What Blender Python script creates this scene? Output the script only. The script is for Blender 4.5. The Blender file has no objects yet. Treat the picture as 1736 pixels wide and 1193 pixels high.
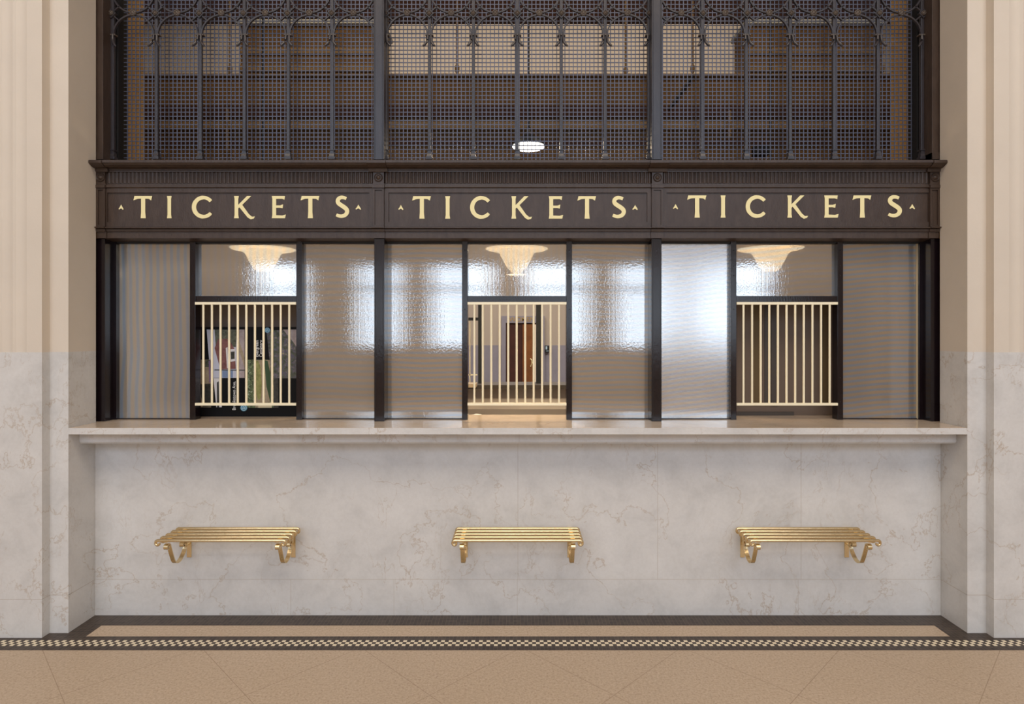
import bpy, bmesh, math, random
from mathutils import Vector, Matrix
random.seed(7)
S = bpy.context.scene
C = S.collection
PI = math.pi
# ------------------------------------------------------------------ camera, world, light
F = 1029.0                      # focal length in pixels of the 1736 px wide frame
H = 1.6                         # eye height
cam = bpy.data.cameras.new('camera')
cam.sensor_width = 36; cam.sensor_fit = 'HORIZONTAL'
cam.lens = 36 * F / 1736
cam.shift_x = -10 / 1736; cam.shift_y = -31.5 / 1736
cam.clip_start = .05; cam.clip_end = 100
co = bpy.data.objects.new('camera', cam); C.objects.link(co)
co.location = (0, 0, H); co.rotation_euler = (PI/2, 0, 0)
S.camera = co
S.view_settings.view_transform = 'Standard'; S.view_settings.look = 'None'
S.view_settings.gamma = 1; S.view_settings.use_curve_mapping = False
S.view_settings.exposure = 0.27
w = bpy.data.worlds.new('sky'); S.world = w; w.use_nodes = True
w.node_tree.nodes['Background'].inputs[0].default_value = (.55, .72, 1, 1)
w.node_tree.nodes['Background'].inputs[1].default_value = 1.0

HALLY = -8.0                    # the hall wall behind the camera
def area(name, loc, rot, sx, sy, power, col):
    l = bpy.data.lights.new(name, 'AREA'); l.shape = 'RECTANGLE'; l.size = sx; l.size_y = sy
    l.energy = power; l.color = col
    o = bpy.data.objects.new(name, l); C.objects.link(o); o.location = loc; o.rotation_euler = rot
    return o
VD = 7.15 + 8.0
WINX = [(-6.55, -5.30), (-4.05, -2.90), (-2.20, -.62), (.15, 1.83), (2.43, 3.85), (4.45, 6.35)]
WZ0, WZ1 = 1.22, 3.36
LOWR, HIGHR = 2.1, 3.15          # radiance of the low and the high windows
for a, b in WINX:
    A = (b-a)*(WZ1-WZ0)
    area('daylight_low_window', ((a+b)/2, HALLY-.32, (WZ0+WZ1)/2), (PI/2, 0, 0), b-a, WZ1-WZ0, LOWR*PI*A, (.86, .94, 1))
HIX = [(-8.6, -6.2), (-5.2, -2.8), (-1.2, 1.2), (2.8, 5.2), (6.2, 8.6)]
HZ0, HZ1 = 4.6, 8.6
for a, b in HIX:
    A = (b-a)*(HZ1-HZ0)
    area('daylight_high_window', ((a+b)/2, HALLY-.32, (HZ0+HZ1)/2), (PI/2, 0, 0), b-a, HZ1-HZ0, HIGHR*PI*A, (.62, .78, 1))
# unseen fill lights added to brighten the far hall behind the office
area('far_hall_top_fill', (0, 11.0, 9.7), (0, 0, 0), 12, 3, 420, (1, .86, .70))
area('far_hall_low_fill', (0, 9.5, 4.9), (0, 0, 0), 9, 2, 260, (1, .93, .90))
area('hall_warm_fill', (0, -2.5, 8.85), (0, 0, 0), 10, 4, 520, (1, .86, .70))  # unseen warm fill light added for this hall

# ------------------------------------------------------------------ helpers
def X(px, D): return (px-878)*D/F
def Z(py, D): return H-(py-565)*D/F
def P(px, py, D): return Vector((X(px, D), D, Z(py, D)))

class MB:
    def __init__(s): s.bm = bmesh.new()
    def box(s, x0, x1, y0, y1, z0, z1, bev=0):
        vs = [s.bm.verts.new((x, y, z)) for z in (z0, z1) for y in (y0, y1) for x in (x0, x1)]
        fs = [(0, 2, 3, 1), (4, 5, 7, 6), (0, 1, 5, 4), (2, 6, 7, 3), (0, 4, 6, 2), (1, 3, 7, 5)]
        F_ = [s.bm.faces.new([vs[i] for i in f]) for f in fs]
        if bev:
            es = {e for f in F_ for e in f.edges}
            bmesh.ops.bevel(s.bm, geom=list(es), offset=bev, segments=2, profile=.7, affect='EDGES')
        return s
    def prism(s, pts, axis, a, b):
        """extrude closed polygon pts (u,v) along axis from a to b. axis X:(y,z) Y:(x,z) Z:(x,y)"""
        def mk(p, t):
            return {'X': (t, p[0], p[1]), 'Y': (p[0], t, p[1]), 'Z': (p[0], p[1], t)}[axis]
        v0 = [s.bm.verts.new(mk(p, a)) for p in pts]; v1 = [s.bm.verts.new(mk(p, b)) for p in pts]
        n = len(pts)
        for i in range(n):
            j = (i+1) % n
            s.bm.faces.new((v0[i], v0[j], v1[j], v1[i]))
        s.bm.faces.new(v0[::-1]); s.bm.faces.new(v1)
        return s
    def tube(s, pts, r, seg=8, flat=None, cap=True, up=Vector((0, 0, 1))):
        """round tube (radius r or list) along pts; flat=(w,t) gives a rectangular strap"""
        pts = [Vector(p) for p in pts]; rings = []
        n = len(pts)
        for i, p in enumerate(pts):
            t = (pts[min(i+1, n-1)]-pts[max(i-1, 0)]).normalized()
            u = up if abs(t.dot(up)) < .95 else Vector((1, 0, 0))
            sx = t.cross(u).normalized(); sy = sx.cross(t).normalized()
            if flat:
                w_, t_ = flat
                ring = [p+sx*a*w_/2+sy*b*t_/2 for a, b in ((-1, -1), (1, -1), (1, 1), (-1, 1))]
            else:
                rr = r[i] if isinstance(r, (list, tuple)) else r
                ring = [p+sx*math.cos(2*PI*k/seg)*rr+sy*math.sin(2*PI*k/seg)*rr for k in range(seg)]
            rings.append([s.bm.verts.new(v) for v in ring])
        m = len(rings[0])
        for i in range(n-1):
            for k in range(m):
                l = (k+1) % m
                s.bm.faces.new((rings[i][k], rings[i][l], rings[i+1][l], rings[i+1][k]))
        if cap:
            s.bm.faces.new(rings[0][::-1]); s.bm.faces.new(rings[-1])
        return s
    def lathe(s, prof, center, axis='Z', seg=24):
        c = Vector(center); rings = []
        for r, h in prof:
            ring = []
            for k in range(seg):
                a = 2*PI*k/seg
                if axis == 'Z': v = Vector((r*math.cos(a), r*math.sin(a), h))
                elif axis == 'Y': v = Vector((r*math.cos(a), h, r*math.sin(a)))
                else: v = Vector((h, r*math.cos(a), r*math.sin(a)))
                ring.append(s.bm.verts.new(c+v))
            rings.append(ring)
        for i in range(len(rings)-1):
            for k in range(seg):
                l = (k+1) % seg
                s.bm.faces.new((rings[i][k], rings[i][l], rings[i+1][l], rings[i+1][k]))
        s.bm.faces.new(rings[0][::-1]); s.bm.faces.new(rings[-1])
        return s
    def build(s, name, mat, parent=None, smooth=False, loc=None):
        bmesh.ops.remove_doubles(s.bm, verts=s.bm.verts, dist=1e-6)
        bmesh.ops.recalc_face_normals(s.bm, faces=s.bm.faces)
        if loc is not None: bmesh.ops.translate(s.bm, verts=s.bm.verts, vec=-Vector(loc))
        me = bpy.data.meshes.new(name); s.bm.to_mesh(me); s.bm.free()
        me.materials.append(mat)
        if smooth:
            for p in me.polygons: p.use_smooth = True
            try: me.set_sharp_from_angle(angle=math.radians(40))
            except Exception: pass
        o = bpy.data.objects.new(name, me); C.objects.link(o)
        if loc is not None: o.location = loc
        if parent is not None: put(o, parent)
        return o
def put(o, parent):
    """parent keeping the world position (parents only ever translate)"""
    o.parent = parent
    wl = Vector((0, 0, 0)); p = parent
    while p is not None: wl += p.location; p = p.parent
    o.location = Vector(o.location)-wl
def tag(o, label, cat, group=None, kind=None):
    o['label'] = label; o['category'] = cat
    if group: o['group'] = group
    if kind: o['kind'] = kind
    return o
def thing(name, loc, label, cat, group=None):
    o = bpy.data.objects.new(name, None); C.objects.link(o); o.location = loc; o.empty_display_size = .05
    return tag(o, label, cat, group)
def struct(o): o['kind'] = 'structure'; return o

# ------------------------------------------------------------------ materials
def srgb(r, g, b):
    f = lambda c: (c/255/12.92) if c/255 <= .04045 else ((c/255+.055)/1.055)**2.4
    return (f(r), f(g), f(b), 1)
def mat(name):
    m = bpy.data.materials.new(name); m.use_nodes = True
    nt = m.node_tree; b = nt.nodes['Principled BSDF']
    return m, nt, b
def N(nt, t, **kw):
    n = nt.nodes.new(t)
    for k, v in kw.items(): setattr(n, k, v)
    return n
def objc(nt, scale=(1, 1, 1)):
    g = N(nt, 'ShaderNodeNewGeometry'); mp = N(nt, 'ShaderNodeMapping'); mp.inputs['Scale'].default_value = scale
    nt.links.new(g.outputs['Position'], mp.inputs[0]); return mp.outputs[0]
def math_(nt, op, a, b=None, c=None):
    n = N(nt, 'ShaderNodeMath', operation=op)
    for i, v in enumerate((a, b, c)):
        if v is None: continue
        if isinstance(v, (int, float)): n.inputs[i].default_value = v
        else: nt.links.new(v, n.inputs[i])
    return n.outputs[0]
def mix(nt, fac, a, b, bt='MIX'):
    n = N(nt, 'ShaderNodeMix', data_type='RGBA', blend_type=bt)
    for i, v in ((0, fac), (6, a), (7, b)):
        if isinstance(v, (int, float)): n.inputs[i].default_value = v
        elif isinstance(v, tuple): n.inputs[i].default_value = v
        else: nt.links.new(v, n.inputs[i])
    return n.outputs[2]
def ramp(nt, fac, stops):
    r = N(nt, 'ShaderNodeValToRGB'); e = r.color_ramp.elements
    while len(e) < len(stops): e.new(.5)
    for i, (p, c) in enumerate(stops): e[i].position = p; e[i].color = c
    nt.links.new(fac, r.inputs[0]); return r.outputs[0]
def noise(nt, vec, scale, detail=4, rough=.5, dist=0):
    n = N(nt, 'ShaderNodeTexNoise'); n.inputs['Scale'].default_value = scale
    n.inputs['Detail'].default_value = detail; n.inputs['Roughness'].default_value = rough
    n.inputs['Distortion'].default_value = dist
    nt.links.new(vec, n.inputs['Vector']); return n.outputs[0]
def bump(nt, b, h, strength, dist=.01):
    n = N(nt, 'ShaderNodeBump'); n.inputs['Strength'].default_value = strength; n.inputs['Distance'].default_value = dist
    nt.links.new(h, n.inputs['Height']); nt.links.new(n.outputs[0], b.inputs['Normal'])
def simple(name, col, rough=.5, metal=0, spec=.5, var=0, vscale=8, bmp=0, bscale=60):
    m, nt, b = mat(name)
    b.inputs['Base Color'].default_value = col; b.inputs['Roughness'].default_value = rough
    b.inputs['Metallic'].default_value = metal; b.inputs['Specular IOR Level'].default_value = spec
    if var or bmp: v = objc(nt)
    if var:
        n = noise(nt, v, vscale, 5, .6)
        c2 = tuple(c*(1-var) for c in col[:3])+(1,); c3 = tuple(min(1, c*(1+var)) for c in col[:3])+(1,)
        nt.links.new(ramp(nt, n, [(.3, c2), (.7, c3)]), b.inputs['Base Color'])
    if bmp: bump(nt, b, noise(nt, v, bscale, 3), bmp)
    return m

def marble(name, base, vein, rough=.35, spec=.45, veinamt=.75):
    m, nt, b = mat(name)
    v = objc(nt, (1, 1, 1))
    n1 = noise(nt, v, 1.7, 7, .60, .25)
    d = math_(nt, 'ABSOLUTE', math_(nt, 'SUBTRACT', n1, .5))
    line = math_(nt, 'SUBTRACT', 1, math_(nt, 'MINIMUM', math_(nt, 'MULTIPLY', d, 170), 1))
    n1b = noise(nt, objc(nt, (1.6, 1.6, .8)), 2.6, 7, .6, .4)
    d2 = math_(nt, 'ABSOLUTE', math_(nt, 'SUBTRACT', n1b, .52))
    line2 = math_(nt, 'SUBTRACT', 1, math_(nt, 'MINIMUM', math_(nt, 'MULTIPLY', d2, 170), 1))
    patch = ramp(nt, noise(nt, v, 3.1, 3), [(.30, (0, 0, 0, 1)), (.55, (1, 1, 1, 1))])
    patch2 = ramp(nt, noise(nt, objc(nt, (.8, .8, .8)), 2.3, 2), [(.5, (0, 0, 0, 1)), (.68, (1, 1, 1, 1))])
    lines = math_(nt, 'MULTIPLY', math_(nt, 'ADD', math_(nt, 'MULTIPLY', line, patch), math_(nt, 'MULTIPLY', line2, patch2)), veinamt)
    lines = math_(nt, 'MINIMUM', lines, 1)
    cloud = noise(nt, v, 5, 6, .65, .4)
    b2 = tuple(c*.88 for c in base[:3])+(1,); b3 = tuple(min(1, c*1.08) for c in base[:3])+(1,)
    cc = ramp(nt, cloud, [(.3, b2), (.5, base), (.72, b3)])
    fine = ramp(nt, noise(nt, v, 60, 4, .7), [(.35, (.93, .92, .91, 1)), (.6, (1, 1, 1, 1))])
    cc = mix(nt, .6, cc, fine, 'MULTIPLY')
    nt.links.new(mix(nt, lines, cc, vein), b.inputs['Base Color'])
    b.inputs['Roughness'].default_value = rough; b.inputs['Specular IOR Level'].default_value = spec
    return m
M = {}
M['marble'] = marble('marble_grey', (.66, .645, .625, 1), (.44, .34, .25, 1), veinamt=.62)
M['marble_top'] = marble('marble_counter_top', (.62, .50, .38, 1), (.45, .30, .18, 1), rough=.12, spec=.7, veinamt=.5)  # warm tint stands in for office light reflected in the same marble
M['joint'] = simple('stone_joint', (.50, .44, .38, 1), .8)
M['plaster'] = simple('cream_plaster', (.665, .585, .49, 1), .7, var=.03, vscale=3, bmp=.05, bscale=90)
M['hallwall'] = simple('hall_plaster', (.62, .53, .43, 1), .8)
def bronze(name, c1, c2, rough, bm=.25, spec=.42):
    m, nt, b = mat(name); v = objc(nt, (6, 6, 1.6)); n = noise(nt, v, 4, 6, .6, .8)
    nt.links.new(ramp(nt, n, [(.3, c1), (.7, c2)]), b.inputs['Base Color'])
    b.inputs['Roughness'].default_value = rough; b.inputs['Specular IOR Level'].default_value = spec
    bump(nt, b, noise(nt, objc(nt, (1, 1, .35)), 140, 4, .6), bm, .004)
    return m
M['bronze'] = bronze('brown_painted_metal', (.043, .026, .018, 1), (.066, .043, .031, 1), .40)
M['frame'] = bronze('dark_glossy_frame', (.006, .0032, .0045, 1), (.011, .006, .008, 1), .13, .12, .5)
M['grille'] = bronze('grille_iron', (.030, .026, .030, 1), (.048, .040, .042, 1), .30, .1)
M['boss'] = bronze('cast_iron_boss', (.07, .05, .04, 1), (.12, .09, .065, 1), .45, .3)
M['black'] = simple('black_parts_and_shade', (.006, .005, .005, 1), .6)  # for black parts, and for shade painted into recesses
M['mesh'] = simple('mesh_metal', (.075, .08, .115, 1), .42, .35, .7)
M['gold'] = simple('gold_leaf_paint', (.88, .78, .42, 1), .5, 0, .4)
M['goldedge'] = simple('dark_red_outline', (.035, .008, .006, 1), .6)
M['brass'] = simple('polished_brass', (.80, .64, .38, 1), .26, 1, .5, var=.06, vscale=20)
M['brassbar'] = simple('pale_brass_bar', (.95, .86, .62, 1), .45, .15, .5)
M['brown_board'] = simple('brown_board', (.150, .108, .082, 1), .75, var=.05, vscale=2)
M['wood_edge'] = simple('cream_edge', (.6, .5, .33, 1), .6)
M['office_brown'] = simple('office_brown_paint', (.135, .076, .026, 1), .8, var=.15, vscale=2)
M['office_trim'] = simple('office_trim_tan', (.22, .15, .075, 1), .7)
M['office_side'] = simple('office_side_warm_lit', (.46, .27, .10, 1), .8)  # warm lamp light is mixed into this wall colour
M['office_dark'] = simple('office_dark_maroon', (.045, .016, .010, 1), .85)
M['office_grey'] = simple('office_partition_grey', (.72, .66, .60, 1), .8)
M['office_floor'] = simple('office_floor_brown', (.14, .10, .07, 1), .7)
M['office_pale'] = simple('office_ledge_pale', (.40, .44, .46, 1), .6)
M['far_plaster'] = simple('far_plaster', (.50, .43, .35, 1), .8)
M['far_marble'] = simple('far_marble', (.30, .285, .33, 1), .5, var=.06, vscale=5)
M['far_post'] = simple('far_post_black', (.014, .017, .020, 1), .5)
M['far_sill'] = simple('far_sill_brown', (.060, .048, .040, 1), .5)
M['door_dark'] = simple('shaded_door_wood', (.060, .016, .010, 1), .45, var=.25, vscale=6)  # darker door colour, shade of the doorway painted in
M['door_lit'] = simple('lit_door_wood', (.24, .085, .022, 1), .4, var=.2, vscale=6)  # lighter door colour, light on the leaf painted in
M['door_edge'] = simple('lit_door_edge', (.85, .74, .58, 1), .6)  # pale colour stands in for light catching the frame edge
M['sign_gold'] = simple('aged_gold', (.50, .33, .10, 1), .5)
M['white'] = simple('white_print', (.85, .85, .85, 1), .6)
M['badge'] = simple('blue_badge', (.10, .30, .46, 1), .5)
M['badge_ring'] = simple('pale_blue_ring', (.50, .68, .78, 1), .5)
M['board_black'] = simple('black_board', (.004, .004, .005, 1), .6, spec=.2)
M['tan_card'] = simple('tan_card', (.50, .40, .28, 1), .7)
def emis(name, col, st):
    m, nt, b = mat(name); b.inputs['Base Color'].default_value = col
    b.inputs['Emission Color'].default_value = col; b.inputs['Emission Strength'].default_value = st; return m
M['lampglow'] = emis('lamp_glass', (1, .80, .50, 1), 13)
M['lampglow2'] = emis('lamp_glass_high', (1, .93, .80, 1), 7)

# terrazzo with diagonal joints
m, nt, b = mat('terrazzo'); v = objc(nt)
n = noise(nt, v, 105, 3, .75); n2 = noise(nt, v, 1.2, 3); n3 = noise(nt, v, 70, 2, .6)
c = ramp(nt, n, [(.30, (.28, .19, .125, 1)), (.44, (.52, .405, .295, 1)), (.60, (.59, .475, .36, 1)), (.72, (.70, .58, .45, 1))])
c = mix(nt, .35, c, ramp(nt, n3, [(.35, (.34, .24, .16, 1)), (.6, (.54, .42, .31, 1))]))
c = mix(nt, .5, c, ramp(nt, n2, [(.3, (.86, .84, .80, 1)), (.7, (1, 1, 1, 1))]), 'MULTIPLY')
sx = N(nt, 'ShaderNodeSeparateXYZ'); nt.links.new(v, sx.inputs[0])
def joint(expr):
    f = math_(nt, 'ABSOLUTE', math_(nt, 'SUBTRACT', math_(nt, 'FRACT', expr), .5))
    return math_(nt, 'LESS_THAN', f, .0026)
e1 = math_(nt, 'ADD', math_(nt, 'DIVIDE', math_(nt, 'SUBTRACT', math_(nt, 'ADD', sx.outputs[0], sx.outputs[1]), .665), .8150), 20.5)
e2 = math_(nt, 'ADD', math_(nt, 'DIVIDE', math_(nt, 'ADD', math_(nt, 'SUBTRACT', sx.outputs[0], sx.outputs[1]), .630), .8150), 20.5)
jm = math_(nt, 'MAXIMUM', joint(e1), joint(e2))
front = math_(nt, 'LESS_THAN', sx.outputs[1], 3.07)
jm = math_(nt, 'MULTIPLY', jm, front)
nt.links.new(mix(nt, math_(nt, 'MULTIPLY', jm, .55), c, (.22, .14, .08, 1)), b.inputs['Base Color'])
b.inputs['Roughness'].default_value = .42; b.inputs['Specular IOR Level'].default_value = .35
M['terrazzo'] = m
# mosaic: small dark tiles with pale grout, optional checker rows
TS = .0197
def mosaic(name, y0, checker):
    m, nt, b = mat(name); v = objc(nt); s = N(nt, 'ShaderNodeSeparateXYZ'); nt.links.new(v, s.inputs[0])
    u = math_(nt, 'ADD', math_(nt, 'DIVIDE', s.outputs[0], TS), 400.25)
    t = math_(nt, 'ADD', math_(nt, 'DIVIDE', math_(nt, 'SUBTRACT', y0, s.outputs[1]), TS), 100)
    def edge(q):
        f = math_(nt, 'FRACT', q)
        return math_(nt, 'GREATER_THAN', math_(nt, 'ABSOLUTE', math_(nt, 'SUBTRACT', f, .5)), .462)
    g = math_(nt, 'MAXIMUM', edge(u), edge(t))
    wn = N(nt, 'ShaderNodeTexWhiteNoise', noise_dimensions='2D'); cb = N(nt, 'ShaderNodeCombineXYZ')
    fu = math_(nt, 'FLOOR', u); ft = math_(nt, 'FLOOR', t)
    nt.links.new(fu, cb.inputs[0]); nt.links.new(ft, cb.inputs[1]); nt.links.new(cb.outputs[0], wn.inputs[0])
    dark = ramp(nt, wn.outputs[0], [(0, (.026, .017, .013, 1)), (1, (.060, .043, .034, 1))])
    col = dark
    if checker:
        par = math_(nt, 'LESS_THAN', math_(nt, 'MODULO', math_(nt, 'ADD', fu, ft), 2), .5)
        rows = math_(nt, 'MULTIPLY', math_(nt, 'GREATER_THAN', ft, 101.5), math_(nt, 'LESS_THAN', ft, 104.5))
        col = mix(nt, math_(nt, 'MULTIPLY', par, rows), dark, (.80, .70, .52, 1))
    nt.links.new(mix(nt, math_(nt, 'MULTIPLY', g, .62), col, (.19, .145, .11, 1)), b.inputs['Base Color'])
    b.inputs['Roughness'].default_value = .45; return m
M['mosaic_check'] = mosaic('mosaic_checker', 3.204, True)
M['mosaic'] = mosaic('mosaic_dark', 3.444, False)

# textured office glass
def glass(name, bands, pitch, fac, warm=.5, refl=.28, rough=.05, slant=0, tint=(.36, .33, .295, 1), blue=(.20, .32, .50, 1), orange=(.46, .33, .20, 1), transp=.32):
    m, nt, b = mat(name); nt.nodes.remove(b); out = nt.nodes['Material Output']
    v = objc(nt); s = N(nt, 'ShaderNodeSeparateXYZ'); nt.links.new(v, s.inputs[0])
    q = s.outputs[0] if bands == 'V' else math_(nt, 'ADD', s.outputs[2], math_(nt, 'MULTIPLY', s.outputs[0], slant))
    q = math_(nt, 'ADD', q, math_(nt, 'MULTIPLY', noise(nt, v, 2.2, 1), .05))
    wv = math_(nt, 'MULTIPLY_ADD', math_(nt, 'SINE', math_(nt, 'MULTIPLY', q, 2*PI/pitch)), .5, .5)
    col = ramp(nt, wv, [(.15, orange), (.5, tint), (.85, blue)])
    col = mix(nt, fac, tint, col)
    bmp = N(nt, 'ShaderNodeBump'); bmp.inputs['Strength'].default_value = .35; bmp.inputs['Distance'].default_value = .00035
    rib = math_(nt, 'SINE', math_(nt, 'MULTIPLY', s.outputs[0], 2*PI/.0080))
    hh = math_(nt, 'ADD', math_(nt, 'MULTIPLY', rib, .12), noise(nt, v, 85, 2))
    nt.links.new(hh, bmp.inputs['Height'])
    df = N(nt, 'ShaderNodeBsdfDiffuse'); nt.links.new(col, df.inputs[0])
    tl = N(nt, 'ShaderNodeBsdfTranslucent'); nt.links.new(col, tl.inputs[0])
    rf = N(nt, 'ShaderNodeBsdfRefraction'); nt.links.new(mix(nt, .5, col, (.9, .9, .9, 1)), rf.inputs[0])
    rf.inputs['IOR'].default_value = 1.02; rf.inputs['Roughness'].default_value = .22; nt.links.new(bmp.outputs[0], rf.inputs['Normal'])
    gl = N(nt, 'ShaderNodeBsdfGlossy'); gl.inputs['Roughness'].default_value = rough; nt.links.new(bmp.outputs[0], gl.inputs['Normal'])
    gl.inputs[0].default_value = (1, 1, 1, 1)
    def ms(f, a, c):
        n = N(nt, 'ShaderNodeMixShader'); n.inputs[0].default_value = f
        nt.links.new(a.outputs[0], n.inputs[1]); nt.links.new(c.outputs[0], n.inputs[2]); return n
    body = ms(transp, ms(.4, df, tl), rf)
    nt.links.new(ms(refl, body, gl).outputs[0], out.inputs[0])
    return m

# ------------------------------------------------------------------ shell
LIPD, WALLD, PILD = 3.241, 3.444, 3.188
JX, RX, PX = 2.40, 2.50, 3.40        # jamb, reveal and outer end of the fluted pilaster
ZM = 1.501                            # top of the marble dado
TOPZ = 4.40                           # head of the opening
CZ = 9.0
def wall_side(sgn, name):
    def bx(mb, xa, xb, *r): mb.box(min(sgn*xa, sgn*xb), max(sgn*xa, sgn*xb), *r)
    root = MB()
    # marble dado, one L shaped solid: pilaster face, reveal step, jamb
    prof = [(JX, 3.452), (JX, LIPD), (RX, LIPD), (RX, PILD), (11, PILD), (11, 3.452)]
    root.prism([(sgn*x, y) for x, y in prof], 'Z', .0, ZM)
    o = struct(root.build(name, M['marble']))
    up = MB()
    pts = [(JX, 3.452), (JX, LIPD), (RX, LIPD), (RX, PILD)]
    x = 2.580
    while x < 3.5:
        for k in range(9):
            t = k/8
            pts.append((x+.056*t, PILD+.005*math.sin(PI*t)))
        x += .0735
    pts += [(11, PILD), (11, 3.452)]
    up.prism([(sgn*a, y) for a, y in pts], 'Z', ZM, CZ)
    u = up.build('upper_plaster', M['plaster'], o)
    # thin joints of the dado
    j = MB()
    for z in (.204,):
        bx(j, RX-.0005, 4.0, PILD-.0006, PILD+.01, z-.0012, z+.0012)
        bx(j, JX-.0006, RX, LIPD-.0006, LIPD+.01, z-.0012, z+.0012)
        bx(j, JX-.0006, JX+.01, LIPD, 3.44, z-.0012, z+.0012)
        bx(j, RX-.0006, RX+.01, PILD, LIPD, z-.0012, z+.0012)
    j.build('stone_joint', M['joint'], o)
    return o
wall_side(-1, 'wall_left'); wall_side(1, 'wall_right')
# wall above the grille, hall walls and ceiling
struct(MB().box(-JX, JX, 3.30, 3.60, TOPZ, CZ).build('wall_front', M['plaster']))
struct(MB().box(-11.2, -11, HALLY, 3.45, 0, CZ).build('wall_hall_left', M['hallwall']))
struct(MB().box(11, 11.2, HALLY, 3.45, 0, CZ).build('wall_hall_right', M['hallwall']))
struct(MB().box(-11.2, 11.2, HALLY-.4, 3.6, CZ, CZ+.2).build('ceiling', M['hallwall']))
struct(MB().box(-11.2, 11.2, HALLY-.4, WALLD, -.2, 0).build('floor', M['terrazzo']))
# back wall of the hall with its real window openings
mb = MB()
def wallstrip(mb, holes, z0, z1):
    x = -11.2
    for a, b in holes:
        mb.box(x, a, HALLY-.3, HALLY, z0, z1); x = b
    mb.box(x, 11.2, HALLY-.3, HALLY, z0, z1)
mb.box(-11.2, 11.2, HALLY-.3, HALLY, 0, WZ0)
wallstrip(mb, WINX, WZ0, WZ1)
mb.box(-11.2, 11.2, HALLY-.3, HALLY, WZ1, HZ0)
wallstrip(mb, HIX, HZ0, HZ1)
mb.box(-11.2, 11.2, HALLY-.3, HALLY, HZ1, CZ)
struct(mb.build('wall_back', M['hallwall']))
wi = 1
for (a, b), (z0, z1), tr in [(q, (WZ0, WZ1), 2.72) for q in WINX]+[(q, (HZ0, HZ1), 6.8) for q in HIX]:
    f = MB(); y0, y1 = HALLY-.16, HALLY-.10
    f.box(a, a+.05, y0, y1, z0, z1).box(b-.05, b, y0, y1, z0, z1).box(a, b, y0, y1, z0, z0+.05).box(a, b, y0, y1, z1-.05, z1)
    f.box((a+b)/2-.03, (a+b)/2+.03, y0, y1, z0, z1).box(a, b, y0, y1, tr-.04, tr+.04)
    struct(f.build('window_%d' % wi, M['frame'])); wi += 1

# mosaic border let into the floor
T = 0.0015
def slab(name, parts, m):
    mb = MB()
    for x0, x1, y0, y1 in parts: mb.box(x0, x1, y0, y1, .0002, T)
    return struct(mb.build(name, m))
slab('trim_1', [(-4.5, 4.5, 3.204-7*TS, 3.204)], M['mosaic_check'])
yb = WALLD-6*TS
slab('trim_2', [(-JX, JX, yb, WALLD-.001), (-JX, -JX+6*TS, 3.204, yb), (JX-6*TS, JX, 3.204, yb),
                (-RX, -JX, 3.204, LIPD-.001), (JX, RX, 3.204, LIPD-.001)], M['mosaic'])

# ------------------------------------------------------------------ marble counter
ZT = 1.096
ct = thing('marble_counter', (0, WALLD, 0), 'long pale marble ticket counter with a projecting polished top under the three ticket windows', 'counter')
MB().box(-JX+.001, JX-.001, LIPD, 3.768, 1.060, ZT, .002).build('counter_top', M['marble_top'], ct)
MB().box(-JX+.001, JX-.001, LIPD-.0008, LIPD+.012, 1.061, ZT-.001).build('front_edge', M['marble'], ct)
mz = Z(753, 3.32)
pr = [(3.320, 1.060), (3.320, mz+.014), (3.328, mz+.004), (3.345, mz), (WALLD, mz), (WALLD, 1.060)]
MB().prism(pr, 'X', -JX+.001, JX-.001).build('bed_moulding', M['marble'], ct)
pn = MB()
xs = [-JX+.001, X(640, WALLD), X(878, WALLD), X(1115, WALLD), X(1358, WALLD), JX-.001]
pn.box(xs[0], xs[-1], WALLD, 3.56, .205, 1.060)
pn.build('front_panel', M['marble'], ct)
MB().box(xs[0], xs[-1], WALLD-.0008, 3.56, 0.0, .2035).build('plinth', M['marble'], ct)
j = MB()
for x in (X(878, WALLD), X(1115, WALLD), X(1358, WALLD)): j.box(x-.0009, x+.0009, WALLD-.0005, WALLD+.005, .205, mz)
for x in (X(493, WALLD), X(668, WALLD), X(877, WALLD), X(1353, WALLD)): j.box(x-.0008, x+.0008, WALLD-.0012, WALLD+.005, 0.002, .2035)
j.box(xs[0], xs[-1], WALLD-.0005, WALLD+.004, .2025, .2055)
for px in (541, 880, 1395): j.box(X(px, 3.32)-.0009, X(px, 3.32)+.0009, 3.3195, 3.325, mz+.01, 1.059)
j.build('stone_joint', M['joint'], ct)

# ------------------------------------------------------------------ entablature
ent = thing('bronze_entablature', (0, 3.47, 2.1), 'dark brown moulded metal entablature with fluted band running above the ticket windows', 'entablature')
def prof(lst): return [(D, Z(y, D)) for y, D in lst]
EX = JX-.001
cor = prof([(271, 3.395), (275.4, 3.395), (275.8, 3.403), (279, 3.408), (283, 3.425), (285.4, 3.446), (285.8, 3.452), (288.3, 3.452), (288.7, 3.457), (291.2, 3.457), (291.6, 3.50), (271, 3.50)])
MB().prism(cor, 'X', -EX, EX).build('cornice', M['bronze'], ent)
PXS = [-2.401, -.794, .794, 2.401]
PW = .029
BAYS = [(-2.370, -.825), (-.763, .763), (.825, 2.370)]
for a, b in BAYS:
    pts = []; n = round((b-a)/.0226); st = (b-a)/n
    for i in range(n):
        for k in range(6):
            t = k/5
            pts.append((a+st*(i+.06+.88*t), 3.470-.008*math.sin(PI*t)))
    fl = [(a, 3.50), (a, 3.471)]+pts+[(b, 3.471), (b, 3.50)]
    MB().prism(fl, 'Z', Z(311, 3.47), Z(291.6, 3.47)).build('fluted_band', M['bronze'], ent)
low = prof([(311, 3.466), (313.5, 3.466), (313.7, 3.458), (317, 3.458), (318.7, 3.464), (318.7, 3.50), (311, 3.50)])
MB().prism(low, 'X', -EX, EX).build('upper_fillet', M['bronze'], ent)
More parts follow.
